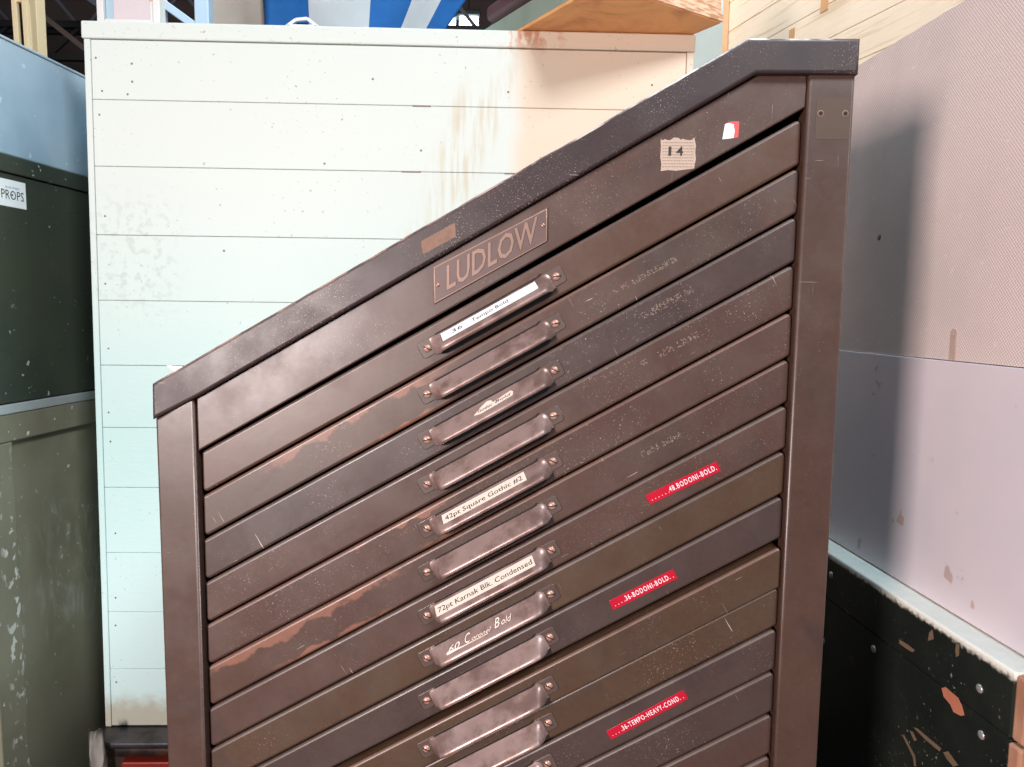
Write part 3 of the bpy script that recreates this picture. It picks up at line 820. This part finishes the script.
def on_side(bm, pts, th=.0004, x0=-.0008, mi=0):
    a = [bm.verts.new((x0-th, p[0], p[1])) for p in pts]; b = [bm.verts.new((x0, p[0], p[1])) for p in pts]
    bm.faces.new(a); bm.faces.new(b[::-1])
    for i in range(len(pts)): bm.faces.new((a[i], b[i], b[(i+1) % len(pts)], a[(i+1) % len(pts)]))
    bmesh.ops.recalc_face_normals(bm, faces=bm.faces[:])
def on_trunk(px, py):
    """a measured spot on the trunk's long side, in the trunk's own (y, z)"""
    dv = r2*((px-512)/FPX) - u2*((py-383.5)/FPX) + fw
    nrm = Vector((math.cos(YR), math.sin(YR), 0)); t = Vector((.5415, .82, 0)).dot(nrm)/dv.dot(nrm); P = dv*t
    return (P-Vector((.5415, .82, 0))).dot(Vector((-math.sin(YR), math.cos(YR), 0))), P.z+CZ
def zo8(pts, ox, oy, k): return [on_trunk(ox+k*x, oy+k*y) for x, y in pts]
bm = new(); on_side(bm, zo8([(195, 405), (213, 400), (240, 424), (270, 448), (288, 485), (300, 530), (282, 532), (250, 515), (235, 480), (205, 445)], 900, 600, .2175))
obj('paint_chip', bm, plain('bare_copper_wood', (204, 126, 98), .55, 0, .12, 60), trk)
M['scrape'] = plain('scraped_brown', (132, 106, 84), .6, 0, .2, 60)
for pts, th in (([(62, 585), (80, 590), (130, 632), (190, 682), (182, 696), (118, 642)], 0), ([(200, 700), (222, 696), (250, 735), (268, 760), (246, 766), (215, 730)], 0),
        ([(0, 182), (40, 205), (72, 232), (60, 240), (30, 222), (0, 200)], 1), ([(262, 200), (276, 205), (274, 255), (262, 262), (258, 235)], 1), ([(138, 150), (152, 135), (158, 180), (132, 188)], 1), ([(45, 600), (58, 605), (78, 645), (66, 648)], 0), ([(10, 618), (20, 622), (70, 720), (74, 765), (66, 764), (60, 722)], 0)):
    bm = new(); on_side(bm, zo8(pts, 900, 600, .2175), x0=-.0008 if th else 0); obj('scrape', bm, M['scrape'], trk)
M['rivet'] = plain('steel_rivet', (206, 198, 194), .3, .6, .1, 60)
for (ry, rz, onlid) in ((-.020, -.4240, 1), (-.027, -.4760, 0), (.315, -.4130, 1), (.19, -.4770, 0), (.330, -.53, 0)):
    bm = new(); add_dome(bm, (-.0008 if onlid else 0, ry, z(rz)), .0055, .0025, '-x', 12); obj('rivet', bm, M['rivet'], trk)

# pale standing flat between cabinet and wall
pf = obj('pale_flat', box(.408, .490, 1.80, 1.83, 0, 2.05, .003), plain('pale_grey_green', (206, 212, 204), .6, 0, .1, 14))
tag(pf, 'pale greyish board standing between the boarded cabinet and the peach wall', 'board')

# ================================================================== setting
def structure(o): o['kind'] = 'structure'; return o
N = NT('concrete', .8); N.color(N.mix(N.noise(3, 6), lin((82, 78, 74)), lin((62, 59, 56)))); M['concrete'] = N.m
structure(obj('floor', box(-9, 5, -4, 9.2, -.05, 0), M['concrete']))
M['dark_wall'] = plain('dark_shed_wall', (84, 66, 62), .9, 0, .15, 1.2)
structure(obj('wall_back', box(-9, 5, 9, 9.2, 0, 5.2), M['dark_wall']))
structure(obj('ceiling', box(-9, 5, 3.4, 9.2, 5.2, 5.3), M['dark_wall']))
# boarded wall on the right: x falls 17 degrees as it goes away
N = NT('peach_boards', .7)
c = N.mix(N.step(N.noise(3, 5), .35, .7), lin((236, 210, 184)), lin((226, 198, 170)))
ln = N.step(N.noise(9, 4, N.map(N.co, (1, .25, 6))), .54, .66)
c = N.mix(N.mul(ln, .6), c, lin((196, 166, 130)))
N.color(c); N.bump(N.noise(12, 4, N.map(N.co, (1, .3, 6))), .2, .004); M['peach'] = N.m
A17 = R(17)
wr = empty('wall_right', (.835, 3.0, 0), A17)
bm = new()
for k in range(30): add_box(bm, 0, .03, -2.3, .02, k*.11+.0006, k*.11+.1094, .0015, seg=1)
w_ = obj('boarding', bm, M['peach'], wr); structure(wr); structure(w_)
M['peach_wood'] = plain('peach_stained_wood', (206, 164, 124), .6, 0, .18, 9)
t1 = obj('trim_1', box(-.075, -.002, -.01, .07, 0, 3.2, .003), M['peach_wood'], None, (.835, 3.0, 0), (0, 0, A17)); structure(t1)
bm = new()
def on_wall(y0, y1, z0, z1): add_box(bm, -.002, 0, y0, y1, z0, z1)
on_wall(-.575, -.540, 1.2+.985, 1.2+1.05)
p1 = obj('tape_strip', bm, plain('orange_tape', (212, 158, 108), .6, 0, .1, 20), wr)
bm = new(); on_wall(-.415, -.385, 1.2+.92, 1.2+.985)
obj('tape_strip', bm, p1.data.materials[0], wr)

# ---- far background above the pale cabinet
M['post_paint'] = (lambda N: (N.color(N.mix(N.noise(4, 4, N.map(N.co, (1, 1, .2))), lin((238, 214, 172)), lin((214, 180, 134)))), N.m)[-1])(NT('cream_wood', .6))
pst = obj('wooden_post', box(-1.669, -1.642, 2.60, 2.65, 0, 3.2, .002), M['post_paint']); tag(pst, 'thick cream wooden post rising behind the light blue box', 'post')
fr = empty('timber_rack', (-1.70, 2.55, 0))
tag(fr, 'slim cream timber rack of two rails beside the thick cream post', 'rack')
bm = new(); add_bar(bm, (.060, .0, 0), (.012, .0, 2.6), .016, .016); obj('rail', bm, M['post_paint'], fr)
bm = new(); add_bar(bm, (.092, .0, 0), (.046, .0, 2.6), .015, .016); obj('rail', bm, M['post_paint'], fr)
bm = new(); add_bar(bm, (.027, .0, 2.222), (.044, .0, 2.222), .012, .016); obj('cross_rail', bm, M['post_paint'], fr)

M['steel_blue'] = plain('pale_blue_steel', (186, 206, 222), .5, .1, .1, 4)
tr = empty('steel_brace', (-1.30, 3.0, 0))
tag(tr, 'pale blue steel upright with a diagonal brace behind the framed case', 'steel brace')
obj('upright', box(.028, .085, 0, .05, 0, 3.0, .004), M['steel_blue'], tr)
bm = new(); add_bar(bm, (-.33, .025, 2.562), (.030, .025, 2.312), .040, .03); obj('diagonal', bm, M['steel_blue'], tr)
bm = new(); obj('upright', box(-.118, -.098, .0, .05, 0, 3.0, .003), M['steel_blue'], tr)

def cloth(name, xs, cols, y, z0, z1, slant, seed, mats, nx=8):
    """hanging cloth in vertical stripes; xs = stripe borders, slant = how far each border drifts per metre of height"""
    bm = new(); nz = 70; ss = []
    for i in range(len(xs)-1):
        for k in range(nx): ss.append((i, k/nx))
    ss.append((len(xs)-2, 1.0))
    g = []
    for (i, f) in ss:
        row = []
        for j in range(nz+1):
            zz = z0+(z1-z0)*j/nz
            hh = max(0, zz-2.5); a = xs[i]+slant[i]*hh; b = xs[i+1]+slant[i+1]*hh
            X = a+(b-a)*f
            Y = y+.05*math.sin(X*9+zz*2.2+seed)+.03*mnoise.noise(Vector((X*5, zz*3, seed)))
            row.append(bm.verts.new((X, Y, zz)))
        g.append(row)
    for q in range(len(g)-1):
        for j in range(nz):
            f = bm.faces.new((g[q][j], g[q+1][j], g[q+1][j+1], g[q][j+1])); f.smooth = True; f.material_index = cols[ss[q][0]]
    bmesh.ops.solidify(bm, geom=bm.faces[:], thickness=.003)
    return obj(name, bm, mats)
cb, cw = plain('blue_cloth', (28, 112, 190), .8, 0, .15, 5), plain('white_cloth', (214, 218, 222), .8, 0, .1, 4)
zc0 = .012
ban = cloth('striped_banner', [-1.341, -1.088, -.78, -.70, -.60, -.52], [0, 1, 0, 1, 0], 4.0, zc0, z(2.2), [0, .0, .02, .42, .62, .85], 1.0, [cb, cw])
tag(ban, 'blue and white striped cloth banner hanging far behind the boarded cabinet', 'banner')
can = cloth('grey_canvas', [-1.66, -1.345], [0], 4.06, zc0, z(2.2), [0, 0], 3.0, [plain('grey_canvas', (196, 184, 174), .9, 0, .12, 4)], 12)
tag(can, 'grey canvas sheet hanging beside the blue striped banner', 'canvas')
bm = new(); add_bar(bm, (-1.9, 4.02, z(2.226)), (0.3, 4.02, z(2.226)), .05, .05)
for xx in (-1.875, .275): add_bar(bm, (xx, 4.02, z(2.25)), (xx, 4.02, 5.2), .02, .02)
rl = obj('hanging_rail', bm, M['dark_steel']); tag(rl, 'dark rail hung from the roof holding the striped banner and the canvas', 'rail')

# roof trusses, far away
M['roof_steel'] = plain('dim_roof_steel', (92, 90, 96), .7, .1, .1, 2)
M['roof_dark'] = plain('black_roof_steel', (30, 24, 24), .7, .1, .1, 2)
for k, (yy, z0, z1) in enumerate(((7.0, 3.50, 3.79), (7.6, 3.95, 4.35))):
    t = empty('roof_truss', (0, yy, 0))
    tag(t, ['nearer dark roof truss with zigzag webs in the gloom', 'farther dark roof truss high in the gloom'][k], 'roof truss', 'roof trusses')
    for zz, nm in ((z0, 'chord'), (z1, 'chord')):
        bm = new(); add_bar(bm, (-6, 0, zz), (4, 0, zz), .06, .06); obj(nm, bm, M['roof_dark'], t)
    bm = new(); n = 30
    for i in range(n):
        xa = -6+10*i/n; xb = -6+10*(i+1)/n
        add_bar(bm, (xa, 0, z0 if i % 2 else z1), (xb, 0, z1 if i % 2 else z0), .03, .03)
    w = obj('web', bm, M['roof_steel'] if k else M['roof_dark'], t)
bm = new(); add_bar(bm, (-4.55, 6.4, 4.45), (-2.9, 6.4, 3.35), .13, .10)
bs = obj('sloping_beam', bm, M['roof_steel']); tag(bs, 'grey sloping steel roof beam beyond the boarded cabinet', 'beam')
bm = new(); add_bar(bm, (-5.2, 6.2, 4.6), (-3.2, 6.2, 3.05), .04, .04)
bs = obj('sloping_beam', bm, plain('thin_brown_steel', (84, 68, 62), .7)); tag(bs, 'thin brownish sloping roof rod in the gloom behind the posts', 'beam')
# tube lights
N = NT('tube_glow'); N.b.inputs['Emission Color'].default_value = (.75, 1, 1, 1); N.b.inputs['Emission Strength'].default_value = 6; N.color((.8, .9, .9, 1)); M['tube'] = N.m
for k, (x0, x1, zz) in enumerate(((-.80, -.64, 3.03), (-.60, -.40, 3.05))):
    t = empty('tube_light', ((x0+x1)/2, 8.0, z(zz)))
    tag(t, ['glowing shed light nearest the striped banner', 'glowing shed light nearest the plywood tray'][k], 'light', 'shed lights')
    w2 = (x1-x0)/2
    obj('tube', box(-w2, w2, -.03, .03, -.06, .04, .01), M['tube'], t)
    obj('housing', box(-w2-.02, w2+.02, -.06, .06, .045, .10, .01), M['roof_steel'], t)
    bm = new(); add_bar(bm, (0, 0, .10), (0, 0, 5.2-z(zz)), .015, .015); obj('hanger', bm, M['roof_dark'], t)

# ================================================================== light
def area(name, loc, target, sx, sy, power, color):
    l = bpy.data.lights.new(name, 'AREA'); l.shape = 'RECTANGLE'; l.size = sx; l.size_y = sy; l.energy = power; l.color = color
    o = bpy.data.objects.new(name, l); COL.objects.link(o); o.location = loc
    o.rotation_euler = (Vector(target)-Vector(loc)).to_track_quat('-Z', 'Y').to_euler(); return o
area('open_door_daylight', (-1.19, -1.13, 1.28), (.4, .9, 1.3), .30, .42, 80, (1, .87, .84))
area('high_window', (1.35, -1.2, 3.5), (-.1, 1.0, 1.1), .8, .8, 120, (.90, .96, 1))
area('cool_overhead_fill', (.1, 1.95, 4.6), (.1, 1.5, 1.0), 1.4, .9, 86, (.45, .78, 1))  # unseen cool fill, added to tint the shadow on the right-hand boards
area('shed_lamps', (-1.5, 2.3, 4.4), (-1.3, 4.6, 3.9), 2.0, 1.2, 110, (1, .97, .93))
area('warm_back_fill', (.72, 2.2, 3.5), (1.0, 2.5, 2.0), .7, .7, 21, (1, .88, .78))  # unseen warm fill, added to brighten the peach wall
W = bpy.data.worlds.new('world'); S.world = W; W.use_nodes = True
W.node_tree.nodes['Background'].inputs[0].default_value = (.42, .76, 1, 1)
W.node_tree.nodes['Background'].inputs[1].default_value = .22
vs = S.view_settings; vs.view_transform = 'Standard'; vs.look = 'None'; vs.gamma = 1; vs.use_curve_mapping = False; vs.exposure = 0
S.cycles.use_denoising = True
